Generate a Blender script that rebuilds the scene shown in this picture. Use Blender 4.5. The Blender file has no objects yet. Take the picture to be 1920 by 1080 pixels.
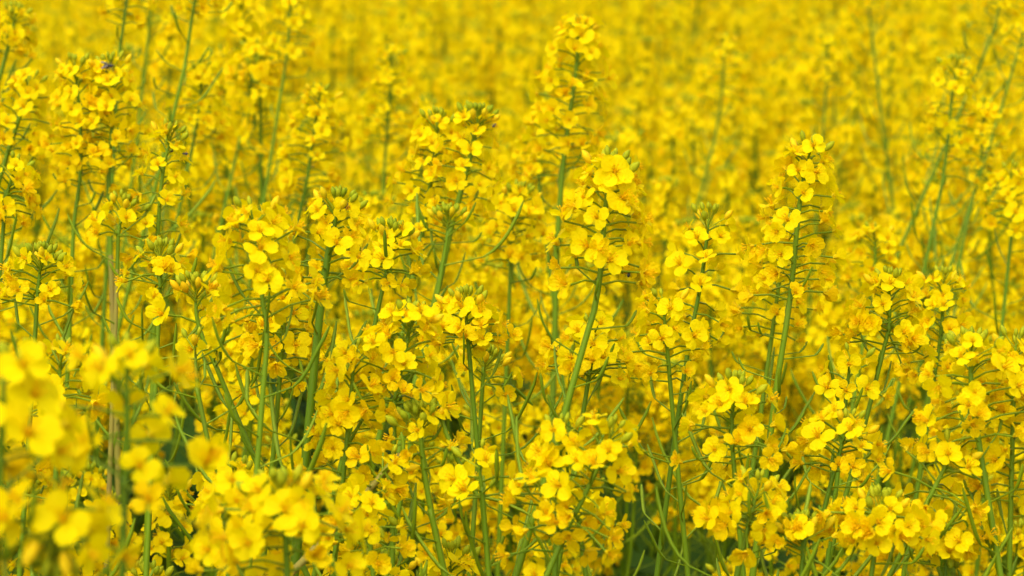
import bpy, math, random
import numpy as np
from mathutils import Vector, Matrix

# ------------------------------------------------------------------ camera, sky, sun, exposure
scene = bpy.context.scene
COL = scene.collection
CAM_Z, PITCH, LENS = 1.42, 8.05, 104.0
cam_data = bpy.data.cameras.new("camera")
cam = bpy.data.objects.new("camera", cam_data)
COL.objects.link(cam)
cam.location = (0, 0, CAM_Z)
cam.rotation_euler = (math.radians(90 - PITCH), 0, 0)
cam_data.lens = LENS
cam_data.sensor_width = 36
cam_data.clip_start = 0.05
cam_data.clip_end = 3000
cam_data.dof.use_dof = True
cam_data.dof.focus_distance = 1.3
cam_data.dof.aperture_fstop = 21.0
scene.camera = cam

SUN_EL, SUN_AZ = math.radians(58), math.radians(200)   # azimuth measured from +Y, clockwise: sun behind the camera, a little left
world = bpy.data.worlds.new("World")
scene.world = world
world.use_nodes = True
wn = world.node_tree
sky = wn.nodes.new("ShaderNodeTexSky")
sky.sky_type = 'NISHITA'
sky.sun_disc = False
sky.sun_elevation = SUN_EL
sky.sun_rotation = SUN_AZ
sky.air_density = 0.6
sky.dust_density = 4.0
sky.ozone_density = 0.5
bg = wn.nodes["Background"]
bg.inputs["Strength"].default_value = 0.15
wn.links.new(sky.outputs[0], bg.inputs["Color"])
sl = bpy.data.lights.new("sun", 'SUN')
sun = bpy.data.objects.new("sun", sl)
COL.objects.link(sun)
sl.energy = 0.8
sl.angle = math.radians(80)
sl.color = (1.0, 0.96, 0.86)
d = Vector((math.sin(SUN_AZ) * math.cos(SUN_EL), math.cos(SUN_AZ) * math.cos(SUN_EL), math.sin(SUN_EL)))
sun.rotation_euler = d.to_track_quat('Z', 'Y').to_euler()
scene.view_settings.view_transform = 'Standard'
scene.view_settings.look = 'None'
scene.view_settings.gamma = 1.0
scene.view_settings.exposure = 1.17
scene.cycles.max_bounces = 10
scene.cycles.diffuse_bounces = 6
scene.cycles.transmission_bounces = 6

CP, SP = math.cos(math.radians(PITCH)), math.sin(math.radians(PITCH))


def P(x, y, D):
    """photograph pixel (1920x1080) at depth D -> world"""
    u = (x - 960) / 1920 * 36 / LENS * D
    v = (540 - y) / 1920 * 36 / LENS * D
    return np.array((u, D * CP + v * SP, CAM_Z - D * SP + v * CP))


def project(p):
    dy, dz = p[1], p[2] - CAM_Z
    D = dy * CP - dz * SP
    v = dy * SP + dz * CP
    if D <= 0.05:
        return (-9999, -9999, D)
    return (960 + p[0] / D * LENS / 36 * 1920, 540 - v / D * LENS / 36 * 1920, D)


# ------------------------------------------------------------------ materials
def new_mat(name):
    m = bpy.data.materials.new(name)
    m.use_nodes = True
    nt = m.node_tree
    for n in list(nt.nodes):
        nt.nodes.remove(n)
    return m, nt


def N(nt, t, **kw):
    n = nt.nodes.new(t)
    for k, v in kw.items():
        setattr(n, k, v)
    return n


def math_node(nt, op, a, b=None, c=None, clamp=False):
    n = N(nt, "ShaderNodeMath", operation=op, use_clamp=clamp)
    for i, v in enumerate((a, b, c)):
        if v is None:
            continue
        if isinstance(v, (int, float)):
            n.inputs[i].default_value = v
        else:
            nt.links.new(v, n.inputs[i])
    return n.outputs[0]


def mixc(nt, f, a, b):
    n = N(nt, "ShaderNodeMix", data_type='RGBA')
    if isinstance(f, (int, float)):
        n.inputs[0].default_value = f
    else:
        nt.links.new(f, n.inputs[0])
    for i, v in ((6, a), (7, b)):
        if isinstance(v, tuple):
            n.inputs[i].default_value = (*v, 1)
        else:
            nt.links.new(v, n.inputs[i])
    return n.outputs[2]


def petal_mat(name, ca, cb, claw, transl, rough, bump):
    """leafy two-lobed shader: colour between ca and cb per island/object, deeper claw, veins and crinkles as bump"""
    m, nt = new_mat(name)
    L = nt.links
    out = N(nt, "ShaderNodeOutputMaterial")
    geo = N(nt, "ShaderNodeNewGeometry")
    oi = N(nt, "ShaderNodeObjectInfo")
    at = N(nt, "ShaderNodeAttribute", attribute_name="pv")
    sep = N(nt, "ShaderNodeSeparateXYZ")
    L.new(at.outputs["Vector"], sep.inputs[0])
    tc = N(nt, "ShaderNodeTexCoord")
    noi = N(nt, "ShaderNodeTexNoise")
    noi.inputs["Scale"].default_value = 480
    noi.inputs["Detail"].default_value = 3
    L.new(tc.outputs["Object"], noi.inputs["Vector"])
    r = math_node(nt, 'MULTIPLY_ADD', geo.outputs["Random Per Island"], 0.55, 0.0)
    r = math_node(nt, 'MULTIPLY_ADD', oi.outputs["Random"], 0.35, r)
    r2 = math_node(nt, 'MULTIPLY_ADD', noi.outputs["Fac"], 0.5, -0.18)
    r = math_node(nt, 'ADD', r, r2, clamp=True)
    col = mixc(nt, r, ca, cb)
    cl = math_node(nt, 'MULTIPLY_ADD', sep.outputs["Y"], -2.8, 0.95, clamp=True)
    col = mixc(nt, cl, col, claw)
    pos = math_node(nt, 'MULTIPLY', sep.outputs["X"], 14.0)
    vein = math_node(nt, 'SINE', pos)
    h = math_node(nt, 'MULTIPLY_ADD', noi.outputs["Fac"], 1.2, math_node(nt, 'MULTIPLY', vein, 0.06))
    bp = N(nt, "ShaderNodeBump")
    bp.inputs["Strength"].default_value = bump
    bp.inputs["Distance"].default_value = 0.0012
    L.new(h, bp.inputs["Height"])
    pr = N(nt, "ShaderNodeBsdfPrincipled")
    L.new(col, pr.inputs["Base Color"])
    pr.inputs["Roughness"].default_value = rough
    pr.inputs["Specular IOR Level"].default_value = 0.06
    L.new(bp.outputs[0], pr.inputs["Normal"])
    tr = N(nt, "ShaderNodeBsdfTranslucent")
    L.new(col, tr.inputs["Color"])
    L.new(bp.outputs[0], tr.inputs["Normal"])
    mx = N(nt, "ShaderNodeMixShader")
    mx.inputs[0].default_value = transl
    L.new(pr.outputs[0], mx.inputs[1])
    L.new(tr.outputs[0], mx.inputs[2])
    L.new(mx.outputs[0], out.inputs["Surface"])
    return m


M_PET = petal_mat("fresh petal", (0.93, 0.805, 0.0003), (0.93, 0.72, 0.0002), (0.93, 0.785, 0.0004), 0.54, 0.65, 0.4)
M_OLD = petal_mat("ageing petal", (0.93, 0.76, 0.0004), (0.93, 0.635, 0.0004), (0.92, 0.73, 0.0006), 0.52, 0.65, 0.6)
M_STAM = petal_mat("stamen", (0.92, 0.68, 0.003), (0.90, 0.58, 0.004), (0.88, 0.66, 0.01), 0.45, 0.6, 0.2)
M_BUD = petal_mat("bud", (0.24, 0.33, 0.008), (0.50, 0.48, 0.010), (0.20, 0.28, 0.008), 0.25, 0.5, 0.2)
M_YBUD = petal_mat("opening bud", (0.72, 0.60, 0.008), (0.85, 0.55, 0.005), (0.45, 0.46, 0.01), 0.3, 0.5, 0.2)
M_LEAF = petal_mat("leaf", (0.030, 0.080, 0.010), (0.050, 0.110, 0.010), (0.08, 0.14, 0.02), 0.2, 0.45, 0.5)


def stem_mat(name, ca, cb, spots):
    m, nt = new_mat(name)
    L = nt.links
    out = N(nt, "ShaderNodeOutputMaterial")
    geo = N(nt, "ShaderNodeNewGeometry")
    oi = N(nt, "ShaderNodeObjectInfo")
    tc = N(nt, "ShaderNodeTexCoord")
    mp = N(nt, "ShaderNodeMapping")
    mp.inputs["Scale"].default_value = (1, 1, 0.12)
    noi = N(nt, "ShaderNodeTexNoise")
    noi.inputs["Scale"].default_value = 320
    noi.inputs["Detail"].default_value = 3
    L.new(tc.outputs["Object"], mp.inputs[0])
    L.new(mp.outputs[0], noi.inputs["Vector"])
    f = math_node(nt, 'MULTIPLY_ADD', noi.outputs["Fac"], 0.7, math_node(nt, 'MULTIPLY_ADD', oi.outputs["Random"], 0.6, -0.3), clamp=True)
    f = math_node(nt, 'MULTIPLY_ADD', geo.outputs["Random Per Island"], 0.35, f, clamp=True)
    col = mixc(nt, f, ca, cb)
    n2 = N(nt, "ShaderNodeTexNoise")
    n2.inputs["Scale"].default_value = 30
    L.new(tc.outputs["Object"], n2.inputs["Vector"])
    sp = math_node(nt, 'MULTIPLY_ADD', n2.outputs["Fac"], 6.0, -3.7, clamp=True)
    col = mixc(nt, math_node(nt, 'MULTIPLY', sp, spots), col, (0.20, 0.13, 0.05))
    pr = N(nt, "ShaderNodeBsdfPrincipled")
    L.new(col, pr.inputs["Base Color"])
    pr.inputs["Roughness"].default_value = 0.5
    pr.inputs["Specular IOR Level"].default_value = 0.15
    bp = N(nt, "ShaderNodeBump")
    bp.inputs["Strength"].default_value = 0.5
    bp.inputs["Distance"].default_value = 0.0006
    L.new(noi.outputs["Fac"], bp.inputs["Height"])
    L.new(bp.outputs[0], pr.inputs["Normal"])
    L.new(pr.outputs[0], out.inputs["Surface"])
    return m


M_STEM = stem_mat("green stem", (0.072, 0.150, 0.002), (0.150, 0.235, 0.003), 0.15)
M_BROWN = stem_mat("browned stem", (0.19, 0.21, 0.02), (0.27, 0.21, 0.035), 0.8)
M_POD = stem_mat("pod", (0.10, 0.18, 0.003), (0.20, 0.27, 0.004), 0.1)
MATS = [M_PET, M_OLD, M_STAM, M_BUD, M_YBUD, M_STEM, M_POD, M_LEAF, M_BROWN]
PET, OLD, STAM, BUD, YBUD, STEM, POD, LEAF, BROWN = range(9)


# ------------------------------------------------------------------ mesh builder (quads only)
class MB:
    def __init__(s):
        s.v, s.f, s.m, s.p, s.n = [], [], [], [], 0

    def add(s, v, f, mat, pv=None):
        v = np.asarray(v, dtype=np.float32)
        f = np.asarray(f, dtype=np.int32)
        s.v.append(v)
        s.f.append(f + s.n)
        s.m.append(np.full(len(f), mat, dtype=np.int32) if np.isscalar(mat) else np.asarray(mat, dtype=np.int32))
        s.p.append(np.asarray(pv, dtype=np.float32) if pv is not None else np.tile(np.float32((0, 1, 0)), (len(v), 1)))
        s.n += len(v)

    def add_mb(s, o, M=None):
        if not o.v:
            return
        v, f, m, p = o.arrays()
        if M is not None:
            v = v @ M[:3, :3].T + M[:3, 3]
        s.add(v, f, m, p)

    def arrays(s):
        if len(s.v) > 1:
            s.v, s.f, s.m, s.p = [np.concatenate(s.v)], [np.concatenate(s.f)], [np.concatenate(s.m)], [np.concatenate(s.p)]
        return s.v[0], s.f[0], s.m[0], s.p[0]

    def mesh(s, name):
        v, f, m, p = s.arrays()
        me = bpy.data.meshes.new(name)
        used = np.unique(m)
        lut = np.zeros(len(MATS), dtype=np.int32)
        for i, k in enumerate(used):
            me.materials.append(MATS[k])
            lut[k] = i
        me.vertices.add(len(v))
        me.vertices.foreach_set("co", v.astype(np.float32).ravel())
        me.loops.add(len(f) * 4)
        me.loops.foreach_set("vertex_index", f.astype(np.int32).ravel())
        me.polygons.add(len(f))
        me.polygons.foreach_set("loop_start", np.arange(0, len(f) * 4, 4, dtype=np.int32))
        me.polygons.foreach_set("material_index", lut[m])
        me.polygons.foreach_set("use_smooth", np.ones(len(f), dtype=bool))
        at = me.attributes.new("pv", 'FLOAT_VECTOR', 'POINT')
        at.data.foreach_set("vector", p.astype(np.float32).ravel())
        me.update(calc_edges=True)
        return me


def grid_faces(nr, nc, wrap=False):
    f = []
    w = nc if wrap else nc - 1
    for i in range(nr - 1):
        for j in range(w):
            a, b = i * nc + j, i * nc + (j + 1) % nc
            f.append((a, b, b + nc, a + nc))
    return f


def norm(v):
    v = np.asarray(v, dtype=float)
    return v / (np.linalg.norm(v) + 1e-12)


def tube(mb, pts, rad, sides, mat, pv=None):
    pts = np.asarray(pts, dtype=float)
    n = len(pts)
    tan = np.gradient(pts, axis=0)
    tan /= np.linalg.norm(tan, axis=1)[:, None] + 1e-12
    ref = np.array((1.0, 0.13, 0.07)) if abs(tan[0][0]) < 0.8 else np.array((0.1, 0.2, 1.0))
    vs = []
    ang = np.arange(sides) / sides * 2 * math.pi
    for i in range(n):
        a = norm(ref - tan[i] * np.dot(ref, tan[i]))
        b = np.cross(tan[i], a)
        ref = a
        vs.append(pts[i] + rad[i] * (np.cos(ang)[:, None] * a + np.sin(ang)[:, None] * b))
    mb.add(np.concatenate(vs), grid_faces(n, sides, True), mat, pv)


def blob(mb, c, axis, length, r, mat, rings=5, sides=6, prof=None):
    """closed spindle from c along axis"""
    axis = norm(axis)
    t = np.linspace(0, 1, rings)
    rr = r * (np.sin(math.pi * np.clip(t * 0.94 + 0.04, 0, 1)) ** 0.6 if prof is None else prof(t))
    pts = np.asarray(c)[None, :] + axis[None, :] * (t * length)[:, None]
    tube(mb, pts, rr, sides, mat)


def frame_from(z, spin=0.0):
    z = norm(z)
    a = np.array((0, 0, 1.0)) if abs(z[2]) < 0.95 else np.array((1.0, 0, 0))
    x = norm(np.cross(a, z))
    y = np.cross(z, x)
    c, s = math.cos(spin), math.sin(spin)
    return np.stack((x * c + y * s, y * c - x * s, z), axis=1)


def mat4(R, t, s=1.0):
    M = np.eye(4)
    M[:3, :3] = R * s
    M[:3, 3] = t
    return M


# ------------------------------------------------------------------ one flower: four clawed petals, stamens, sepals
def petal(mb, rng, phi, opening, size, wid, nr, nc, mat, crumple):
    """opening: degrees between blade and the flower's axis"""
    t = np.linspace(0, 0.985, nr)
    th = np.radians(8 + (opening - 8) * np.clip((t - 0.12) / 0.35, 0, 1) ** 1.3 + rng.uniform(0, 22) * np.clip((t - 0.6) / 0.4, 0, 1) ** 2)
    dt = np.diff(t, prepend=0)
    x = np.cumsum(np.sin(th) * dt) * size + 0.0006
    z = np.cumsum(np.cos(th) * dt) * size
    w = np.where(t < 0.62, 0.10 + 0.90 * (lambda q: q * q * (3 - 2 * q))(np.clip((t - 0.15) / 0.47, 0, 1)),
                 np.sqrt(np.clip(1 - ((t - 0.62) / 0.40) ** 2.2, 0, 1))) * wid
    s = np.linspace(-1, 1, nc)
    cup = rng.uniform(-0.22, 0.38)
    ph = rng.uniform(0, 6.28, 3)
    V, pv = [], []
    notch = rng.uniform(0.02, 0.09)
    tw = rng.uniform(-0.25, 0.25)
    for i in range(nr):
        yy = s * w[i]
        # surface normal inside the radial plane
        nx, nz = -math.cos(th[i]), math.sin(th[i])
        back = notch * size * (1 - np.abs(s)) ** 2 * max(0, (t[i] - 0.8) / 0.2)
        ruff = crumple * size * t[i] ** 1.5 * (0.6 * np.sin(s * 3.1 + ph[0] + t[i] * 4) + 0.4 * np.sin(s * 6.0 + ph[1] + t[i] * 9))
        off = cup * w[i] * s * s * 1.1 + ruff + tw * yy * t[i]
        px = x[i] - back * math.sin(th[i]) + nx * off
        pz = z[i] - back * math.cos(th[i]) + nz * off
        V.append(np.stack((px, yy, pz), axis=1))
        pv.append(np.stack((s, np.full(nc, t[i]), np.zeros(nc)), axis=1))
    V = np.concatenate(V)
    c, sn = math.cos(phi), math.sin(phi)
    V = V @ np.array(((c, sn, 0), (-sn, c, 0), (0, 0, 1)))
    mb.add(V, grid_faces(nr, nc), mat, np.concatenate(pv))


def flower_mb(seed, age, hi=True, part=None):
    """age 0 fresh and flat, 1 folded and amber. z is the flower's axis, origin the top of its stalk"""
    rng = np.random.RandomState(seed)
    mb = MB()
    size = rng.uniform(0.0104, 0.0122) * (1 - 0.10 * age)
    wid = size * rng.uniform(0.38, 0.46) * (1 - 0.22 * age)
    op = 86 - 54 * age ** 1.1
    nr, nc = (8, 6) if hi else (5, 3)
    mat = OLD if age > 0.45 else PET
    base_phi = rng.uniform(-0.2, 0.2)
    gap = rng.uniform(0.0, 0.5)   # petals pair up slightly
    for k in range(4):
        phi = base_phi + k * math.pi / 2 + (gap if k % 2 else -gap) * 0.5 + rng.uniform(-0.12, 0.12)
        petal(mb, rng, phi, op + rng.uniform(-20, 16) + (rng.uniform(-25, 40) if age > 0.5 else 0), size * rng.uniform(0.88, 1.08), wid * rng.uniform(0.86, 1.16), nr, nc, mat,
              0.034 + 0.05 * age)
    # sepals
    for k in range(4):
        a = base_phi + math.pi / 4 + k * math.pi / 2
        dr = norm((math.cos(a) * 0.45, math.sin(a) * 0.45, 1))
        if hi:
            blob(mb, (0, 0, -0.0004), dr, 0.0046, 0.0008, YBUD, 4, 4)
        elif k % 2:
            blob(mb, (0, 0, -0.0004), dr, 0.0046, 0.0010, YBUD, 3, 3)
    # stamens and pistil
    if part == 'petals':
        return mb
    if part == 'centre':
        mb = MB()
    ns = 6 if hi else 3
    for k in range(ns):
        a = k / ns * 6.283 + rng.uniform(-0.2, 0.2)
        top = np.array((math.cos(a) * 0.0017, math.sin(a) * 0.0017, 0.0066 + rng.uniform(-.0006, .0006)))
        if hi:
            tube(mb, [(0, 0, 0.001), top * (0.6, 0.6, 0.6), top], [0.00018] * 3, 3, STAM)
        blob(mb, top, (math.cos(a) * .5, math.sin(a) * .5, 1), 0.0018, 0.00045 if hi else 0.0007, STAM, 4, 4)
    if hi:
        tube(mb, [(0, 0, 0), (0, 0, 0.004), (0, 0, 0.0072)], [0.0005, 0.0005, 0.0004], 4, STAM)
    return mb


NV = 9
AGES = [0.0, 0.05, 0.1, 0.02, 0.16, 0.22, 0.3, 0.12, 0.4, 0.5, 0.6, 0.72, 0.85, 0.95, 0.66, 0.8, 0.0, 0.08, 0.26, 0.35, 0.43, 0.55, 0.19, 0.14]
F_HI = [flower_mb(100 + i, a, True) for i, a in enumerate(AGES)]
F_LO = [flower_mb(100 + i, a, False) for i, a in enumerate(AGES)]
F_MESH = [m.mesh("flower") for m in F_HI]
F_PETALS = [flower_mb(100 + i, a, True, "petals").mesh("flower") for i, a in enumerate(AGES)]
F_CENTRE = [flower_mb(100 + i, a, True, "centre").mesh("stamens") for i, a in enumerate(AGES)]


def pick_flower(rng, age):
    """nearest variants in age, a random one of the three nearest"""
    order = sorted(range(len(AGES)), key=lambda i: abs(AGES[i] - age))
    return order[rng.randint(0, 6)]


# ------------------------------------------------------------------ pods (stalk + slim curved pod), origin on the stem, x outwards, z up
def pod_mb(seed, length, hi=True):
    rng = np.random.RandomState(seed)
    mb = MB()
    sl_ = rng.uniform(0.013, 0.020)
    el = math.radians(rng.uniform(8, 38))
    pts = [np.zeros(3)]
    n1, n2 = (3, 6) if hi else (2, 3)
    for i in range(n1):
        pts.append(pts[-1] + np.array((math.cos(el), 0, math.sin(el))) * sl_ / n1)
    el2 = el
    side = rng.uniform(-0.4, 0.4)
    for i in range(n2):
        el2 += (math.radians(rng.uniform(58, 82)) - el2) * 0.42
        pts.append(pts[-1] + norm((math.cos(el2), side * math.cos(el2), math.sin(el2))) * length / n2)
    r0, rp = 0.00036, rng.uniform(0.00055, 0.00085)
    if length > 0.03:
        rp *= 1.25
    rad = [r0 * 1.2] + [r0] * n1 + [rp * (1 if i < n2 - 1 else 0.4) for i in range(n2)]
    tube(mb, pts, rad, 5 if hi else 3, POD)
    return mb


POD_LEN = [0.008, 0.014, 0.02, 0.026, 0.032, 0.04, 0.048, 0.012]
P_HI = [pod_mb(500 + i, l, True) for i, l in enumerate(POD_LEN)]
P_LO = [pod_mb(500 + i, l, False) for i, l in enumerate(POD_LEN)]
P_MESH = [m.mesh("seed_pod") for m in P_HI]


# ------------------------------------------------------------------ leaves, origin at the stem, x outwards
def leaf_mb(seed, hi=True):
    rng = np.random.RandomState(seed)
    mb = MB()
    L_, W = rng.uniform(0.08, 0.17), rng.uniform(0.013, 0.030)
    nr, nc = (10, 5) if hi else (5, 3)
    t = np.linspace(0, 1, nr)
    el = np.radians(55 - 85 * t * rng.uniform(0.5, 1.2))
    dt = np.diff(t, prepend=0)
    x, z = np.cumsum(np.cos(el) * dt) * L_, np.cumsum(np.sin(el) * dt) * L_
    w = W * np.clip(np.sin(math.pi * (0.14 + 0.84 * t)) ** 0.8, 0.04, 1)
    s = np.linspace(-1, 1, nc)
    ph = rng.uniform(0, 6)
    V, pv = [], []
    for i in range(nr):
        zz = z[i] + w[i] * 0.35 * np.abs(s) + 0.12 * w[i] * np.sin(s * 4 + ph + t[i] * 13)
        V.append(np.stack((np.full(nc, x[i]), s * w[i], zz), axis=1))
        pv.append(np.stack((s * 0.5, np.full(nc, 0.3 + t[i]), np.zeros(nc)), axis=1))
    mb.add(np.concatenate(V), grid_faces(nr, nc), LEAF, np.concatenate(pv))
    return mb


L_HI = [leaf_mb(700 + i) for i in range(5)]
L_LO = [leaf_mb(700 + i, False) for i in range(5)]
L_MESH = [m.mesh("leaf") for m in L_HI]


# ------------------------------------------------------------------ curves
def smooth_path(pts, n=40):
    """Catmull-Rom through pts"""
    pts = [np.asarray(p, dtype=float) for p in pts]
    q = [2 * pts[0] - pts[1]] + pts + [2 * pts[-1] - pts[-2]]
    out = []
    seg = len(pts) - 1
    per = max(2, n // seg)
    for i in range(seg):
        p0, p1, p2, p3 = q[i:i + 4]
        for k in range(per):
            t = k / per
            out.append(0.5 * ((2 * p1) + (-p0 + p2) * t + (2 * p0 - 5 * p1 + 4 * p2 - p3) * t * t + (-p0 + 3 * p1 - 3 * p2 + p3) * t ** 3))
    out.append(pts[-1])
    return np.array(out)


class Path:
    """polyline from the apex down to the foot, addressed by arc length from the apex"""

    def __init__(s, pts):
        s.p = np.asarray(pts)
        s.d = np.concatenate(([0], np.cumsum(np.linalg.norm(np.diff(s.p, axis=0), axis=1))))
        s.len = s.d[-1]

    def at(s, a):
        a = min(max(a, 0), s.len)
        return np.array([np.interp(a, s.d, s.p[:, k]) for k in range(3)])

    def up(s, a):
        return norm(s.at(a - 0.006 if a > 0.006 else 0) - s.at(a + 0.006))


GOLD = 2.39996


# ------------------------------------------------------------------ a plant's specification
def raceme(spec, path, rng, L, n, buds, rtop, r_at, pod_len, sparse=0.0, size=1.0, old=0.0, reach=1.0, pod_step=0.0075):
    """buds at the tip, n flowers over length L, stalks and pods for pod_len below"""
    bm, sm = spec["buds_new"](), spec["stem"]
    az = rng.uniform(0, 6.28)
    for i in range(buds):
        q = (i + 0.5) / buds
        if i and spec.get("single_buds") and buds <= 14:
            bm = spec["buds_new"]()
        az += GOLD
        up = path.up(0)
        R = frame_from(up)
        tilt = math.radians(5 + 62 * q ** 0.75)
        dr = R @ np.array((math.cos(az) * math.sin(tilt), math.sin(az) * math.sin(tilt), math.cos(tilt)))
        st = path.at(0.0005 + 0.007 * q)
        pl = 0.003 + 0.008 * q + rng.uniform(-.001, .001)
        tip = st + dr * pl
        bl = (0.0034 + 0.0034 * q) * rng.uniform(0.9, 1.1) * size
        tube(bm, [st, st + dr * pl * 0.5, tip], [0.0004] * 3, 3, BUD)
        bd = norm(dr + up * 0.5)
        blob(bm, tip - bd * 0.0003, bd, bl, (0.0009 + 0.0009 * q) * size, YBUD if (q > 0.72 and rng.uniform() < .6) else BUD, 5, 5)
    for i in range(n):
        q = (i + 0.5) / n
        az += GOLD + rng.uniform(-0.3, 0.3)
        a = 0.006 + L * q ** (1.15 - 0.2 * sparse)
        up = path.up(a)
        R = frame_from(up)
        tilt = math.radians(52 + 30 * min(1, q * 2) + rng.uniform(-16, 16))
        dr = R @ np.array((math.cos(az) * math.sin(tilt), math.sin(az) * math.sin(tilt), math.cos(tilt)))
        pl = (0.0065 + 0.0065 * min(1, q * 1.6)) * rng.uniform(0.75, 1.25) * (1 + (reach - 1) * 0.6)
        st = path.at(a)
        tip = st + dr * pl + np.array((0, 0, -0.0012 * q))
        mid = st + dr * pl * 0.5 + np.array((0, 0, 0.0008))
        tube(sm, [st, mid, tip], [0.0005, 0.0004, 0.00045], 4, POD)
        age = np.clip((q - 0.18) * 0.9 + rng.uniform(-0.28, 0.32) + old, 0, 0.95)
        out = np.array((dr[0], dr[1], 0))
        fd = norm(dr * 0.8 + np.array((0, 0, 0.55 - 0.7 * age)) + out * 0.45 + rng.normal(0, 0.42, 3))
        sc = size * 0.70 * rng.uniform(0.76, 1.14) * (0.86 + 0.14 * min(1, q * 4))
        spec["flowers"].append((pick_flower(rng, age), mat4(frame_from(fd, rng.uniform(0, 1.57)), tip, sc)))
    a = L + 0.006
    end = min(L + pod_len, path.len * 0.8)
    while a < end:
        az += GOLD + rng.uniform(-0.3, 0.3)
        f = (a - L) / max(pod_len, 0.01)
        k = int(np.clip(f * 5.5 + rng.randint(-1, 2), 0, 6)) if rng.uniform() > 0.12 else 7
        R = frame_from(path.up(a) * 0.6 + np.array((0, 0, 0.4)), az)
        spec["pods"].append((k, mat4(R, path.at(a), rng.uniform(0.85, 1.15))))
        a += pod_step * 1.3 * rng.uniform(0.6, 1.5) * (1 + sparse)


def new_spec():
    s = {"stem": MB(), "buds": [], "flowers": [], "pods": [], "leaves": []}

    def bn():
        m = MB()
        s["buds"].append(m)
        return m
    s["buds_new"] = bn
    return s


def stem_tube(spec, path, r0, r1, mat=STEM, n=None, brown_from=None, sides=7):
    d = path.p
    rad = [r0 + (r1 - r0) * min(1, (x / 0.45)) ** 0.7 for x in path.d]
    rad = [r * min(1, 0.35 + x / 0.02) for r, x in zip(rad, path.d)]
    if brown_from is None:
        tube(spec["stem"], d, rad, sides, mat)
    else:
        k = int(np.searchsorted(path.d, brown_from))
        tube(spec["stem"], d[:k + 1], rad[:k + 1], sides, mat)
        k2 = int(np.searchsorted(path.d, brown_from + 0.13))
        tube(spec["stem"], d[k:k2 + 1], rad[k:k2 + 1], sides, BROWN)
        tube(spec["stem"], d[k2:], rad[k2:], sides, mat)


def branch(spec, path, rng, a, length, n, L, az, buds, pods, size=1.0):
    st = path.at(a)
    lean = math.radians(rng.uniform(18, 34))
    dr = np.array((math.cos(az) * math.sin(lean), math.sin(az) * math.sin(lean), math.cos(lean)))
    out = np.array((math.cos(az), math.sin(az), 0))
    pts = [st + dr * length * 1.0 - out * length * 0.12 + np.array((0, 0, length * 0.06)), st + dr * length * 0.55 + out * 0.006, st + dr * length * 0.2 + out * 0.004, st]
    bp = Path(smooth_path(pts, 18))
    stem_tube(spec, bp, 0.0010, 0.0017, sides=5)
    raceme(spec, bp, rng, L, n, buds, 0, 0, pods, size=size, pod_step=0.011)


def leaves(spec, path, rng, a0, a1, n):
    for i in range(n):
        a = a0 + (a1 - a0) * (i + rng.uniform(0, 1)) / n
        spec["leaves"].append((rng.randint(0, len(L_MESH)), mat4(frame_from((0, 0, 1), rng.uniform(0, 6.28)), path.at(a), rng.uniform(0.8, 1.4))))


def template_spec(seed, height, nb=2, nf=40, dense=1.0):
    rng = np.random.RandomState(seed)
    sp = new_spec()
    lx, ly = rng.normal(0, 0.035, 2)
    bx, by = rng.normal(0, 0.012, 2)
    path = Path(smooth_path([(lx, ly, height), (lx * 0.8 + bx, ly * 0.8 + by, height * 0.72), (lx * 0.25 + bx, ly * 0.25 + by, height * 0.35), (0, 0, 0)], 30))
    stem_tube(sp, path, 0.0010, 0.0026)
    raceme(sp, path, rng, rng.uniform(0.055, 0.125), int(nf * rng.uniform(0.9, 1.2)), rng.randint(9, 18), 0, 0, rng.uniform(0.13, 0.22), size=rng.uniform(0.98, 1.14))
    az = rng.uniform(0, 6.28)
    for b in range(nb):
        az += 2.2 + rng.uniform(-0.5, 0.5)
        at_ = rng.uniform(0.18, 0.34)
        ln = (at_ - rng.uniform(0.02, 0.10)) * 1.08
        branch(sp, path, rng, at_, ln, int(nf * rng.uniform(0.5, 0.8)), rng.uniform(0.035, 0.075), az, rng.randint(6, 13), 0.10, 1.03)
    leaves(sp, path, rng, 0.26, height * 0.85, 10)
    return sp


# ------------------------------------------------------------------ turning a specification into objects
def new_obj(name, me, parent=None, M=None):
    o = bpy.data.objects.new(name, me)
    COL.objects.link(o)
    if parent is not None:
        o.parent = parent
    if M is not None:
        o.matrix_basis = Matrix(M.tolist())
    return o


def tag(o, label, cat, group=None):
    o["label"] = label
    o["category"] = cat
    if group:
        o["group"] = group


def shift(mb, base):
    M = np.eye(4)
    M[:3, 3] = -np.asarray(base)
    r = MB()
    r.add_mb(mb, M)
    return r


def build_detailed(sp, base, root_name="rapeseed_plant", pods_single=True, centres=False):
    """Empty at the foot > stem, bud_cluster, each flower, each seed_pod, each leaf"""
    root = bpy.data.objects.new(root_name, None)
    root.empty_display_size = 0.02
    COL.objects.link(root)
    root.location = tuple(base)
    T = np.eye(4)
    T[:3, 3] = -np.asarray(base)
    new_obj("stem", shift(sp["stem"], base).mesh("stem"), root)
    for b in sp["buds"]:
        if b.v:
            nm = "bud" if sp.get("single_buds") and len(sp["buds"]) > 1 else "bud_cluster"
            new_obj(nm, shift(b, base).mesh(nm), root)
    fl = sp["flowers"]
    for k, M in fl[:98]:
        if centres and AGES[k] < 0.5:
            fo = new_obj("flower", F_PETALS[k], root, T @ M)
            new_obj("stamens", F_CENTRE[k], fo)
        else:
            new_obj("flower", F_MESH[k], root, T @ M)
    if pods_single:
        for k, M in sp["pods"][:90]:
            new_obj("seed_pod", P_MESH[k], root, T @ M)
    for k, M in sp["leaves"]:
        new_obj("leaf", L_MESH[k], root, T @ M)
    return root


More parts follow.
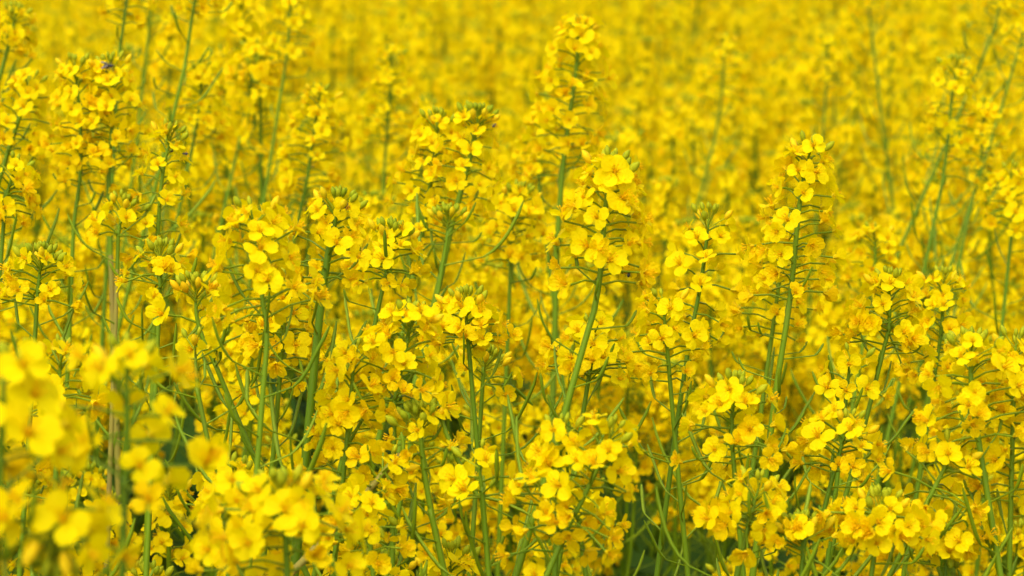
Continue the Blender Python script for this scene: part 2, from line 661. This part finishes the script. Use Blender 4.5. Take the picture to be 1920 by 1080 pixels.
def build_merged(sp, name="rapeseed_plant"):
    """Empty > stem (with its stalks and pods), blossom, bud_cluster: for plants whose flowers melt together in the blur"""
    root = bpy.data.objects.new(name, None)
    root.empty_display_size = 0.02
    COL.objects.link(root)
    st = MB()
    st.add_mb(sp["stem"])
    for k, M in sp["pods"]:
        st.add_mb(P_LO[k], M)
    for k, M in sp["leaves"]:
        st.add_mb(L_LO[k], M)
    new_obj("stem", st.mesh("stem"), root)
    fl = MB()
    for k, M in sp["flowers"]:
        fl.add_mb(F_LO[k], M)
    new_obj("blossom", fl.mesh("blossom"), root)
    for b in sp["buds"]:
        if b.v:
            new_obj("bud_cluster", b.mesh("bud_cluster"), root)
    return root


def whole_mb(sp):
    st = MB()
    st.add_mb(sp["stem"])
    for k, M in sp["pods"]:
        st.add_mb(P_LO[k], M)
    for k, M in sp["leaves"]:
        st.add_mb(L_LO[k], M)
    for k, M in sp["flowers"]:
        st.add_mb(F_LO[k], M)
    for b in sp["buds"]:
        st.add_mb(b)
    return st


def copy_tree(root):
    r = root.copy()
    COL.objects.link(r)
    for ch in root.children:
        c = ch.copy()
        COL.objects.link(c)
        c.parent = r
    return r


# ------------------------------------------------------------------ ground and the field to the horizon
def ground():
    m, nt = new_mat("soil")
    L = nt.links
    out = N(nt, "ShaderNodeOutputMaterial")
    tc = N(nt, "ShaderNodeTexCoord")
    n1 = N(nt, "ShaderNodeTexNoise")
    n1.inputs["Scale"].default_value = 9
    n1.inputs["Detail"].default_value = 8
    L.new(tc.outputs["Object"], n1.inputs["Vector"])
    c = mixc(nt, n1.outputs["Fac"], (0.045, 0.032, 0.02), (0.09, 0.07, 0.045))
    n2 = N(nt, "ShaderNodeTexNoise")
    n2.inputs["Scale"].default_value = 3.1
    n2.inputs["Detail"].default_value = 5
    L.new(tc.outputs["Object"], n2.inputs["Vector"])
    c = mixc(nt, math_node(nt, 'MULTIPLY_ADD', n2.outputs["Fac"], 5, -2.3, clamp=True), c, (0.035, 0.06, 0.015))
    pr = N(nt, "ShaderNodeBsdfPrincipled")
    pr.inputs["Roughness"].default_value = 0.95
    L.new(c, pr.inputs["Base Color"])
    bp = N(nt, "ShaderNodeBump")
    bp.inputs["Distance"].default_value = 0.03
    L.new(n1.outputs["Fac"], bp.inputs["Height"])
    L.new(bp.outputs[0], pr.inputs["Normal"])
    L.new(pr.outputs[0], out.inputs["Surface"])
    me = bpy.data.meshes.new("ground")
    S = 1200
    me.from_pydata([(-S, -S, 0), (S, -S, 0), (S, S, 0), (-S, S, 0)], [], [(0, 1, 2, 3)])
    me.materials.append(m)
    o = new_obj("ground", me)
    o["kind"] = "structure"
    o["label"] = "dark soil of the field beneath the rapeseed stems"


ground()


def far_field():
    """beyond the last separate plants the crop closes into one bumpy yellow cover"""
    m, nt = new_mat("far blossom")
    L = nt.links
    out = N(nt, "ShaderNodeOutputMaterial")
    tc = N(nt, "ShaderNodeTexCoord")
    n1 = N(nt, "ShaderNodeTexNoise")
    n1.inputs["Scale"].default_value = 22
    n1.inputs["Detail"].default_value = 6
    L.new(tc.outputs["Object"], n1.inputs["Vector"])
    c = mixc(nt, math_node(nt, 'MULTIPLY_ADD', n1.outputs["Fac"], 5, -1.9, clamp=True), (0.16, 0.22, 0.02), (0.90, 0.60, 0.003))
    pr = N(nt, "ShaderNodeBsdfPrincipled")
    pr.inputs["Roughness"].default_value = 0.8
    L.new(c, pr.inputs["Base Color"])
    L.new(pr.outputs[0], out.inputs["Surface"])
    rng = np.random.RandomState(5)
    nr, nc = 90, 120
    V = []
    for i in range(nr):
        r = 13.0 * (900 / 13.0) ** (i / (nr - 1))
        for j in range(nc):
            a = math.radians(-62 + 124 * j / (nc - 1))
            V.append((math.sin(a) * r, math.cos(a) * r, 1.04 + rng.uniform(-0.09, 0.05) if i else 0.0))
    me = bpy.data.meshes.new("far_blossom")
    me.from_pydata(V, [], grid_faces(nr, nc))
    me.materials.append(m)
    for p in me.polygons:
        p.use_smooth = True
    o = new_obj("far_crop_cover", me)
    o["kind"] = "stuff"
    o["label"] = "far yellow rapeseed blossom running to the horizon"
    o["category"] = "rapeseed crop"


far_field()

# ------------------------------------------------------------------ the plants one can single out in the photograph
# (pixel path of the stem from the tip down, depth m, flower length mm, flowers, buds, label, options)
K = dict
HEROES = [
    # blurred, close to the lens
    ([(236, 668), (238, 800), (232, 940), (228, 1080)], 0.84, 38, 24, 4, "out of focus plant with broad yellow head close to the lens, lower left", K(reach=2.1, pods=.02, size=1.12, old=-.2)),
    ([(8, 680), (2, 860), (-8, 1080)], 0.80, 30, 14, 4, "blurred yellow plant cut off by the left edge, halfway down", K(reach=1.3, size=1.2, old=-.25)),
    ([(520, 912), (535, 1000), (540, 1100)], 0.97, 50, 30, 16, "slightly blurred low plant with wide flower head at the bottom, left of centre", K(reach=2.0, size=1.12, old=-.15)),
    ([(95, 1035), (80, 1120)], 0.80, 26, 14, 16, "blurred flower head with greenish buds in the bottom left corner", K(reach=1.5, size=1.15, old=-.3)),
    ([(690, 975), (700, 1080)], 1.08, 30, 14, 6, "small low flower head right of the wide blurred head at the bottom", K(reach=1.1)),
    ([(440, 925), (450, 1100)], 1.0, 40, 16, 4, "blurred low flower head touching the wide bottom head on its left", K(reach=1.2)),
    # sharp, left part
    ([(205, 118), (212, 200), (203, 330), (206, 460), (211, 620)], 1.62, 55, 30, 14, "tall plant with thick browning stem, upper left, dark fly on its top flower", K(reach=1.25, pods=.2, brown=.105, r=1.1)),
    ([(140, 118), (150, 230), (150, 330), (138, 430), (130, 620)], 1.62, 62, 30, 6, "tall plant with dense head just left of the browning stem", K(reach=1.25, pods=.2)),
    ([(322, 250), (306, 320), (296, 430), (289, 630)], 1.46, 62, 20, 12, "plant with small open head and straight bright green stem, left", K(pods=.12, reach=1.1)),
    ([(636, 375), (615, 480), (596, 620), (570, 890)], 1.22, 30, 19, 18, "plant with thickest dark green stem leaning right, green buds in its crown", K(reach=1.25, pods=.10, r=1.45, size=.9)),
    ([(602, 172), (590, 240), (575, 340), (545, 480)], 1.85, 70, 34, 8, "tall rounded head with slim leaning stem, upper left of centre", K(reach=1.4, pods=.08)),
    ([(820, 222), (815, 290), (795, 420), (765, 570)], 1.58, 62, 32, 12, "left one of the two touching tall heads left of the middle gap", K(reach=1.35, pods=.1, r=1.1)),
    ([(898, 214), (880, 300), (845, 430), (820, 545)], 1.56, 52, 24, 24, "right one of the two touching tall heads, green bud tip and darker stem", K(reach=1.2, pods=.1, r=1.35)),
    ([(1088, 45), (1078, 150), (1058, 290), (1045, 450), (1042, 560)], 1.75, 85, 44, 6, "tallest plant, long dense head reaching near the top edge right of centre", K(reach=1.9, pods=.16, r=1.2, size=1.1)),
    ([(1148, 308), (1134, 400), (1118, 560), (1058, 775)], 1.2, 44, 28, 9, "plant with the largest sharp flowers, full head on a leaning stem, centre right", K(reach=1.35, pods=.14, r=1.05, size=1.1)),
    ([(1330, 405), (1316, 520), (1290, 660), (1262, 850), (1236, 1050)], 1.38, 55, 14, 10, "sparse plant with wide spaced flowers and long bare pod stem, right of centre", K(pods=.2, reach=1.5, sparse=.5, old=.15)),
    ([(1520, 275), (1500, 380), (1482, 560), (1455, 740), (1432, 930)], 1.36, 66, 30, 5, "tall sharp plant with ball of flowers above long podded stem, right", K(size=1.02, reach=1.4, pods=.2, r=1.05)),
    ([(1795, 118), (1785, 180), (1768, 330), (1735, 490)], 1.95, 70, 22, 10, "slender tall plant near the right edge, its head rising high above the field", K(reach=1.4, pods=.14)),
    ([(1357, 72), (1355, 160), (1340, 260), (1318, 345)], 2.7, 60, 20, 6, "soft blurred tall plant with thin stem, upper right of centre", K(reach=1.5, pods=.15)),
    ([(470, 392), (485, 470), (492, 560), (500, 640), (482, 880)], 1.16, 38, 22, 3, "plant with big pale yellow flowers between the small open head and the thick stem", K(reach=1.5, pods=.10, old=-.2, size=1.05)),
    ([(366, 535), (372, 610), (410, 700), (455, 810)], 1.26, 30, 8, 24, "plant topped by a green bud cluster, stem slanting down to the right", K(reach=1.3, pods=.06)),
    ([(365, 640), (372, 740), (398, 870)], 1.22, 2, 2, 3, "nearly flowerless green stem rising from the dark gap on the left", K(pods=.1)),
    ([(775, 585), (755, 680), (740, 760), (738, 900)], 1.14, 38, 26, 6, "round head of large open flowers low in the centre left", K(reach=1.5, old=-.1, pods=.1)),
    ([(785, 778), (795, 880), (812, 980), (835, 1085)], 1.13, 16, 9, 24, "low plant with bright green bud cluster above a few flowers, left of the dark gap", K(reach=1.1, pods=.05, r=1.1)),
    ([(735, 860), (690, 920), (650, 965)], 1.12, 10, 7, 2, "small head on a brownish stem slanting down to the left", K(reach=1.1, pods=.02, brown=.02, r=1.2)),
    ([(1052, 800), (1048, 900), (1040, 1085)], 1.06, 44, 18, 5, "left one of the two big sharp heads at the bottom centre", K(reach=1.3, r=1.0, pods=.02)),
    ([(1150, 808), (1110, 900), (1060, 1000), (1020, 1090)], 1.05, 44, 20, 7, "right one of the two big sharp heads at the bottom centre", K(reach=1.5, pods=.02)),
    ([(1378, 722), (1372, 800), (1378, 900), (1392, 1060)], 1.14, 26, 18, 12, "low plant with flower ring and green buds between the two long podded stems", K(reach=1.5, pods=.04)),
    ([(1425, 905), (1400, 1000), (1380, 1090)], 1.08, 30, 20, 5, "low crowded head under the flower ring, near the bottom right", K(reach=1.3)),
    ([(1592, 790), (1565, 880), (1530, 1010)], 1.22, 16, 16, 6, "flat topped small head on a leaning stem, lower right", K(reach=1.4, pods=.1)),
    ([(1596, 665), (1588, 730), (1575, 850)], 1.36, 22, 9, 2, "small head with one bright four petalled flower, right", K(reach=1.1, pods=.1)),
    ([(1820, 642), (1822, 740), (1838, 850), (1872, 1065)], 1.18, 34, 24, 14, "plant with a dark green stem curving to the lower right corner", K(reach=1.5, pods=.14, r=1.05)),
    ([(1655, 940), (1645, 1000), (1632, 1090)], 1.08, 26, 24, 14, "bright low head with green buds at the bottom, right of the crowded head", K(reach=1.5)),
    ([(1775, 1040), (1770, 1100)], 1.12, 18, 16, 6, "flower head just rising over the bottom edge, near the lower right corner", K(reach=1.2)),
    ([(1792, 838), (1745, 930), (1690, 1040)], 1.18, 30, 12, 3, "loose head of scattered flowers on a stem leaning right, lower right", K(reach=1.7, pods=.06, sparse=.3)),
    ([(1668, 522), (1665, 620), (1640, 720)], 1.38, 42, 26, 8, "wide head above the small bright flower, right", K(reach=1.5, pods=.06)),
    ([(1770, 520), (1765, 620), (1745, 760)], 1.48, 50, 28, 6, "crowded amber head beside the wide head, near the right edge", K(reach=1.4, pods=.08, old=.15)),
    ([(872, 560), (878, 640), (888, 760)], 1.32, 26, 18, 14, "head with pale buds directly above the dark gap, centre", K(reach=1.3, pods=.06)),
    ([(912, 668), (905, 720), (900, 800)], 1.38, 8, 4, 24, "short plant showing mostly a green bud cluster above the dark gap", K(pods=.06)),
    ([(30, 22), (18, 80), (-2, 150)], 1.85, 40, 16, 12, "leaning plant with greenish tip in the top left corner", K(reach=1.3, pods=.08, r=1.1)),
    ([(60, 150), (38, 215), (10, 300), (-8, 360)], 1.66, 40, 20, 4, "leaning plant below the top left corner plant, flat yellow head", K(reach=1.4, pods=.1, r=1.1)),
    ([(30, 308), (10, 380), (4, 470)], 1.48, 38, 22, 4, "head touching the left edge above the budding plant", K(reach=1.3, pods=.06)),
    ([(78, 478), (70, 560), (62, 700)], 1.32, 22, 14, 22, "head with many pale green buds near the left edge", K(reach=1.5, pods=.08)),
    ([(236, 382), (222, 440), (218, 560)], 1.45, 18, 7, 18, "small green budded tip between the browning stem and the small open head", K(reach=1.0, pods=.08, brown=.035)),
    ([(115, 655), (110, 740), (105, 900)], 1.1, 34, 20, 4, "sharp head behind the broad blurred head on the left", K(reach=1.4, pods=.1)),
    ([(975, 358), (960, 430), (955, 560)], 1.66, 40, 26, 16, "rounded head in front of the tallest plant, on its left", K(reach=1.4, pods=.1)),
    ([(1000, 252), (1010, 330), (1020, 420)], 1.95, 34, 20, 3, "small soft head behind the tallest stem, on its left", K(reach=1.3, pods=.1)),
    ([(735, 432), (722, 520), (700, 620)], 1.38, 26, 16, 22, "head with green buds just right of the thick stem plant", K(reach=1.3, pods=.1)),
    ([(840, 402), (836, 460), (822, 545)], 1.5, 6, 2, 22, "small green bud cluster against the darker stem, below the touching heads", K(pods=.05)),
    ([(1110, 612), (1105, 700), (1085, 830)], 1.28, 26, 20, 4, "flowers crossing the leaning stem halfway down, centre right", K(reach=1.5, pods=.06)),
    ([(1242, 560), (1250, 640), (1262, 780)], 1.34, 36, 16, 3, "head left of the sparse plant, half hidden behind its stem", K(reach=1.3, pods=.1)),
    ([(1640, 432), (1640, 500), (1625, 600)], 1.75, 34, 22, 3, "soft rounded head right of the ball of flowers", K(reach=1.3, pods=.1)),
    ([(385, -95), (362, 20), (345, 130), (325, 215)], 1.85, 35, 16, 6, "tall bare podded stem cut off by the top edge, left", K(pods=.2)),
    ([(250, -85), (235, 20), (222, 120), (216, 230)], 1.9, 40, 14, 6, "thin stem running out of the top edge above the fly", K(pods=.16)),
    ([(292, -60), (282, 30), (270, 140)], 2.3, 40, 14, 6, "faint thin stem running out of the top edge, second from the left", K(pods=.16)),
    ([(545, -10), (538, 100), (512, 270)], 2.15, 45, 16, 6, "soft tall stem near the top edge, left of centre", K(reach=1.3, pods=.2)),
    ([(482, 88), (470, 160), (455, 235)], 2.2, 30, 20, 4, "soft flat head under the top edge, left of the soft tall stem", K(reach=1.5, pods=.1)),
    ([(735, 95), (730, 190), (722, 300)], 2.3, 70, 34, 4, "soft wide head left of the middle gap, near the top", K(reach=1.6, pods=.1)),
    ([(380, 130), (370, 230), (350, 330)], 1.95, 50, 26, 4, "soft head between the bare podded stem and the rounded head", K(reach=1.5, pods=.12)),
    ([(1885, -40), (1862, 60), (1838, 120)], 2.3, 25, 10, 4, "blurred stem slanting out of the top edge, far right", K(pods=.2)),
    ([(1925, 40), (1905, 110), (1880, 195)], 2.2, 25, 10, 4, "blurred stem leaning out of the right edge near the top", K(pods=.2)),
    ([(1625, -45), (1632, 40), (1645, 155)], 2.8, 35, 12, 4, "blurred thin stem rising from the far rows, upper right", K(pods=.2)),
    ([(1552, 72), (1550, 150), (1542, 265)], 2.7, 45, 20, 4, "blurred head on thin stem between the two upper right stems", K(reach=1.3, pods=.12)),
    ([(1845, 195), (1838, 300), (1800, 480)], 2.1, 45, 24, 4, "soft plant just behind the slender tall plant, near the right edge", K(reach=1.3, pods=.15)),
    ([(1895, 318), (1900, 400), (1890, 500)], 1.8, 40, 24, 4, "head at the right edge below the slender tall plant", K(reach=1.4, pods=.1)),
    ([(300, 468), (300, 540), (296, 640)], 1.32, 24, 12, 12, "low head crossing the straight bright green stem", K(reach=1.2, pods=.06)),
    ([(1905, 640), (1900, 760), (1895, 940)], 1.2, 60, 34, 6, "head cut off by the right edge, halfway down", K(reach=1.4, pods=.1)),
    ([(1500, 985), (1505, 1050), (1500, 1110)], 1.08, 12, 7, 20, "low green bud cluster between the bottom right heads", K(reach=1.1)),
    ([(895, 850), (905, 930), (915, 1060)], 1.16, 14, 7, 2, "small folded flower tuft standing over the dark gap", K(reach=1.1)),
    ([(420, 872), (425, 960), (428, 1090)], 1.14, 16, 12, 3, "low head behind the wide blurred head at the bottom", K(reach=1.3)),
    ([(1080, 945), (1100, 1090)], 1.12, 16, 12, 3, "low amber head between the two big bottom heads", K(reach=1.3, old=.3)),
    ([(665, 660), (655, 780), (640, 930)], 1.2, 62, 26, 4, "flowers piled right beside the thick dark green stem", K(reach=1.3, pods=.05)),
    ([(540, 520), (530, 640), (520, 760)], 1.26, 50, 28, 3, "amber flowers crowded left of the thick dark green stem", K(reach=1.4, pods=.05, old=.2)),
    ([(1470, 420), (1462, 520), (1440, 680)], 1.45, 50, 26, 3, "flowers crowded behind the tall sharp podded stem", K(reach=1.4, pods=.1)),
]

GROUP_H = "rapeseed plants standing out of the crop"
hero_roots = []
CLEAR = []
hero_boxes = []
for hi_, (px, D, Lmm, nf, nb, label, opt) in enumerate(HEROES):
    rng = np.random.RandomState(1000 + hi_)
    if 1.0 < D < 1.15:
        D += 0.06
    pts = [P(x, y, D) for x, y in px]
    lean_y = rng.uniform(-0.03, 0.03)
    for i in range(len(pts)):
        pts[i][1] += lean_y * (pts[0][2] - pts[i][2])
    # carry the stem on down to the soil, straightening
    last, prev = pts[-1], pts[-2]
    dirn = norm(last - prev)
    slope = dirn[:2] / max(0.3, -dirn[2])
    z = last[2]
    low = last.copy()
    for frac in (0.75, 0.45, 0.18, 0.0):
        nz = z * frac
        step = (low[2] - nz)
        low = np.array((low[0] + slope[0] * step, low[1] + slope[1] * step, nz))
        slope = slope * 0.45
        pts.append(low.copy())
    path = Path(smooth_path(pts, 60))
    sp = new_spec()
    sp["single_buds"] = True
    r = opt.get("r", 0.9)
    stem_tube(sp, path, 0.0009 * r, 0.0021 * r, brown_from=opt.get("brown"), sides=9)
    nf = int(nf * (0.95 if D < 0.99 else 1.5 if nf > 12 else 1.2))
    raceme(sp, path, rng, Lmm / 1000, nf, nb, 0, 0, opt.get("pods", 0.05), sparse=opt.get("sparse", 0), size=opt.get("size", 0.97),
           old=opt.get("old", 0), reach=opt.get("reach", 1.0), pod_step=0.0068)
    leaves(sp, path, rng, path.len - 0.75, path.len - 0.2, 4)
    root = build_detailed(sp, pts[-1], centres=(1.0 < D < 1.6))
    if D < 1.7 and D > 1.0:
        CLEAR.append((D, px))
    tag(root, label, "rapeseed plant", GROUP_H)
    hero_roots.append((root, path, sp))

# ------------------------------------------------------------------ small insects on the blossom
def insect_material(name, col, rough):
    m, nt = new_mat(name)
    out = N(nt, "ShaderNodeOutputMaterial")
    pr = N(nt, "ShaderNodeBsdfPrincipled")
    tc = N(nt, "ShaderNodeTexCoord")
    nz = N(nt, "ShaderNodeTexNoise")
    nz.inputs["Scale"].default_value = 900
    nt.links.new(tc.outputs["Object"], nz.inputs["Vector"])
    nt.links.new(mixc(nt, nz.outputs["Fac"], col, tuple(c * 1.8 for c in col)), pr.inputs["Base Color"])
    pr.inputs["Roughness"].default_value = rough
    nt.links.new(pr.outputs[0], out.inputs["Surface"])
    return m


MATS += [insect_material("black beetle shell", (0.008, 0.008, 0.010), 0.3), insect_material("fly wing", (0.10, 0.08, 0.05), 0.2)]
BLACK, WING = 9, 10


def insect(kind, x, y, label, rng):
    """sits on the petal of the separate flower whose petals lie nearest the line of sight"""
    best = None
    for root, path, sp in hero_roots:
        for k, M in sp["flowers"][:98]:
            tip = M[:3, 3] + M[:3, 2] * 0.004
            q = project(tip)
            e = math.hypot(q[0] - x, q[1] - y) + q[2] * 8
            if best is None or e < best[0]:
                best = (e, k, M)
    _, k, M = best
    V = F_HI[k].arrays()[0]
    W = V @ M[:3, :3].T + M[:3, 3]
    # the petal point nearest the camera and near the wanted spot
    sc = [project(w) for w in W]
    j = min(range(len(W)), key=lambda i: math.hypot(sc[i][0] - x, sc[i][1] - y) + (sc[i][2] - sc[0][2]) * 3000)
    c = W[j]
    n = norm(norm((0, 0, CAM_Z) - c) + np.array((0, 0, 0.6)))
    Rm = frame_from(n, rng.uniform(0, 6.28))
    root = bpy.data.objects.new(kind, None)
    root.empty_display_size = 0.003
    COL.objects.link(root)
    root.matrix_basis = Matrix(mat4(Rm, c + n * 0.0006).tolist())
    b = MB()
    big = 2.0 if kind == "fly" else 1.0
    blob(b, (-0.0011 * big, 0, 0.0004 * big), (1, 0, 0), 0.0019 * big, 0.00065 * big, BLACK, 7, 8)
    blob(b, (0.0005 * big, 0, 0.0004 * big), (1, 0, 0), 0.0009 * big, 0.0005 * big, BLACK, 6, 8)
    blob(b, (0.0012 * big, 0, 0.0004 * big), (1, 0, 0), 0.0006 * big, 0.00035 * big, BLACK, 5, 6)
    new_obj("body", b.mesh("body"), root)
    for sgn in (-1, 1):
        for i in (-1, 0, 1):
            l = MB()
            x0 = 0.0004 * big + i * 0.0004 * big
            tube(l, [(x0, sgn * 0.0003 * big, 0.0003 * big), (x0 + i * 0.0003 * big, sgn * 0.0009 * big, 0.0007 * big), (x0 + i * 0.0006 * big, sgn * 0.0014 * big, -0.0004)],
                 [0.00009 * big] * 3, 4, BLACK)
            new_obj("leg", l.mesh("leg"), root)
        if kind == "fly":
            w = MB()
            blob(w, (0.0006, sgn * 0.0004, 0.0019), (-1, sgn * 0.42, 0.1), 0.0046, 0.0007, WING, 6, 6)
            new_obj("wing", w.mesh("wing"), root)
    tag(root, label, kind)


ri = np.random.RandomState(9)
insect("fly", 200, 126, "small dark fly on the top flowers of the tall browning stem", ri)
insect("beetle", 322, 287, "tiny black beetle under the bright top flower of the small open head", ri)
insect("beetle", 356, 289, "tiny black beetle on the folded flower right of the small open head", ri)
insect("beetle", 648, 388, "tiny black beetle among the green buds of the thick stemmed plant", ri)
insect("beetle", 938, 232, "tiny black beetle at the outer edge of the darker touching head", ri)
insect("beetle", 1180, 518, "tiny black insect on a wilting flower low on the largest flowered plant", ri)
insect("beetle", 1825, 650, "tiny black beetle on the plant whose stem curves to the lower right corner", ri)

# ------------------------------------------------------------------ the crop around them
rs = np.random.RandomState(77)
CANOPY = CAM_Z - 0.315
pos = []
step = 0.114
for iy in range(int(13.2 / step)):
    for ix in range(-int(5.0 / step), int(5.0 / step) + 1):
        y = 0.35 + iy * step + rs.uniform(-0.06, 0.06)
        x = ix * step + (0.5 * step if iy % 2 else 0) + rs.uniform(-0.06, 0.06)
        if abs(x) > 1.2 + y * 0.42:
            continue
        if y < 0.75 and abs(x) < 0.5:
            continue
        h = CANOPY + rs.normal(0, 0.034) + 0.045 * math.sin(x * 5.1 + y * 2.3) * math.sin(y * 4.3 - x * 1.7 + 1)
        if rs.uniform() < 0.04 + 0.09 * min(1, max(0, y - 1.6)):
            h += rs.uniform(0.04, 0.12)
        if x < -0.05 * y:
            h += 0.012 + (0.03 if 1.7 < y < 3.2 and x < -0.12 * y else 0)
        if y < 1.6:
            h -= 0.012
        pos.append((x, y, h, rs.uniform(0, 6.283), rs.randint(0, 1000)))

# keep the crop from covering what stands out, and leave the photograph's dark gaps open
GAPS = [(865, 930, 75, 120, 1.95), (1285, 960, 40, 90, 1.7), (80, 900, 100, 80, 1.8), (540, 780, 40, 60, 1.5), (1690, 850, 40, 60, 1.7), (720, 330, 40, 60, 1.9), (945, 300, 35, 90, 2.4)]
TH = 1.10   # the template plants' height


def crowding(p):
    x, y, D = project((p[0], p[1], p[2] - 0.03))
    for gx, gy, rx, ry, dmax in GAPS:
        if D < dmax and abs(x - gx) < rx + 25 and y < gy + ry and y + 0.13 * 5547 / D > gy - ry:
            return True
    for Dh, q in CLEAR:
        if D > Dh + 0.02:
            continue
        for (xa, ya), (xb, yb) in zip(q[:-1], q[1:]):
            for t in (0, .25, .5, .75):
                sx, sy = xa + (xb - xa) * t, ya + (yb - ya) * t
                if abs(sx - x) < 52 and y - 30 < sy < y + 240 and sy < 1000:
                    return True
    mg = 0.17 * 5547 / max(D, 0.2)
    return D < 1.16 and -mg < x < 1920 + mg


singles, mass = [], []
for p in pos:
    if crowding(p):
        continue
    x, y, D = project((p[0], p[1], p[2] - 0.04))
    if D > 0.9 and -90 < x < 2010 and -80 < y < 1180:
        singles.append((D, p))
    else:
        mass.append(p)
singles.sort(key=lambda t: t[0])
NS = 298 - len(HEROES)
mass += [p for D, p in singles[NS:]]
singles = singles[:NS]

NEAR = 1.95
det = [build_detailed(template_spec(2000 + i, TH, nb=2, nf=40), (0, 0, 0), pods_single=True) for i in range(7)]
mer = [build_merged(template_spec(2100 + i, TH, nb=4, nf=52)) for i in range(8)]
used = set()


def side_word(x):
    return "left third" if x < 640 else ("middle third" if x < 1280 else "right third")


for D, p in singles:
    lib = det if D < NEAR else mer
    k = p[4] % len(lib)
    src = lib[k]
    if (id(lib), k) not in used:
        used.add((id(lib), k))
        o = src
    else:
        o = copy_tree(src)
    s = p[2] / TH
    o.location = (p[0], p[1], 0)
    o.rotation_euler = (0, 0, p[3])
    o.scale = (s, s, s)
    sw = side_word(project((p[0], p[1], p[2]))[0])
    if D < 1.5:
        tag(o, f"low flowering plant packed between the sharp front plants, {sw}", "rapeseed plant", f"packed front rapeseed plants, {sw}")
    elif D < NEAR:
        tag(o, f"flowering plant packed just behind the sharp front plants, {sw}", "rapeseed plant", f"packed second row rapeseed plants, {sw}")
    elif D < 3.1:
        tag(o, f"soft yellow plant in the middle rows of the crop, {sw}", "rapeseed plant", f"middle row rapeseed plants, {sw}")
    else:
        tag(o, f"blurred yellow plant in the far rows of the crop, {sw}", "rapeseed plant", f"far row rapeseed plants, {sw}")
for lib in (det, mer):
    for k, r in enumerate(lib):
        if (id(lib), k) not in used:
            for c in list(r.children):
                bpy.data.objects.remove(c)
            bpy.data.objects.remove(r)

# ------------------------------------------------------------------ the rest of the crop, one mass
tcol = bpy.data.collections.new("crop_sources")
for i in range(7):
    me = whole_mb(template_spec(2200 + i, TH, nb=4, nf=52)).mesh("crop_source")
    o = bpy.data.objects.new("crop_source", me)
    tcol.objects.link(o)
me = bpy.data.meshes.new("crop_points")
me.from_pydata([(p[0], p[1], 0) for p in mass], [], [])
a1 = me.attributes.new("rot", 'FLOAT_VECTOR', 'POINT')
a1.data.foreach_set("vector", np.array([(0, 0, p[3]) for p in mass], dtype=np.float32).ravel())
a2 = me.attributes.new("scl", 'FLOAT', 'POINT')
a2.data.foreach_set("value", np.array([p[2] / TH for p in mass], dtype=np.float32))
a3 = me.attributes.new("idx", 'INT', 'POINT')
a3.data.foreach_set("value", np.array([p[4] % 7 for p in mass], dtype=np.int32))
crop = new_obj("rapeseed_crop", me)
crop["kind"] = "stuff"
crop["label"] = "dense mass of far yellow rapeseed melting into the blur"
crop["category"] = "rapeseed crop"
ng = bpy.data.node_groups.new("crop", 'GeometryNodeTree')
ng.interface.new_socket("Geometry", in_out='INPUT', socket_type='NodeSocketGeometry')
ng.interface.new_socket("Geometry", in_out='OUTPUT', socket_type='NodeSocketGeometry')
gi, go = ng.nodes.new("NodeGroupInput"), ng.nodes.new("NodeGroupOutput")
ci = ng.nodes.new("GeometryNodeCollectionInfo")
ci.inputs["Collection"].default_value = tcol
ci.inputs["Separate Children"].default_value = True
ci.inputs["Reset Children"].default_value = True
ip = ng.nodes.new("GeometryNodeInstanceOnPoints")
ip.inputs["Pick Instance"].default_value = True


def named(n, t):
    x = ng.nodes.new("GeometryNodeInputNamedAttribute")
    x.data_type = t
    x.inputs["Name"].default_value = n
    return x.outputs["Attribute"]


ng.links.new(gi.outputs[0], ip.inputs["Points"])
ng.links.new(ci.outputs[0], ip.inputs["Instance"])
ng.links.new(named("idx", 'INT'), ip.inputs["Instance Index"])
e2r = ng.nodes.new("FunctionNodeEulerToRotation")
ng.links.new(named("rot", 'FLOAT_VECTOR'), e2r.inputs[0])
ng.links.new(e2r.outputs[0], ip.inputs["Rotation"])
ng.links.new(named("scl", 'FLOAT'), ip.inputs["Scale"])
ng.links.new(ip.outputs[0], go.inputs[0])
md = crop.modifiers.new("crop", 'NODES')
md.node_group = ng
print("singles", len(singles), "mass", len(mass), "farthest single", singles[-1][0], "objects", len(bpy.data.objects))
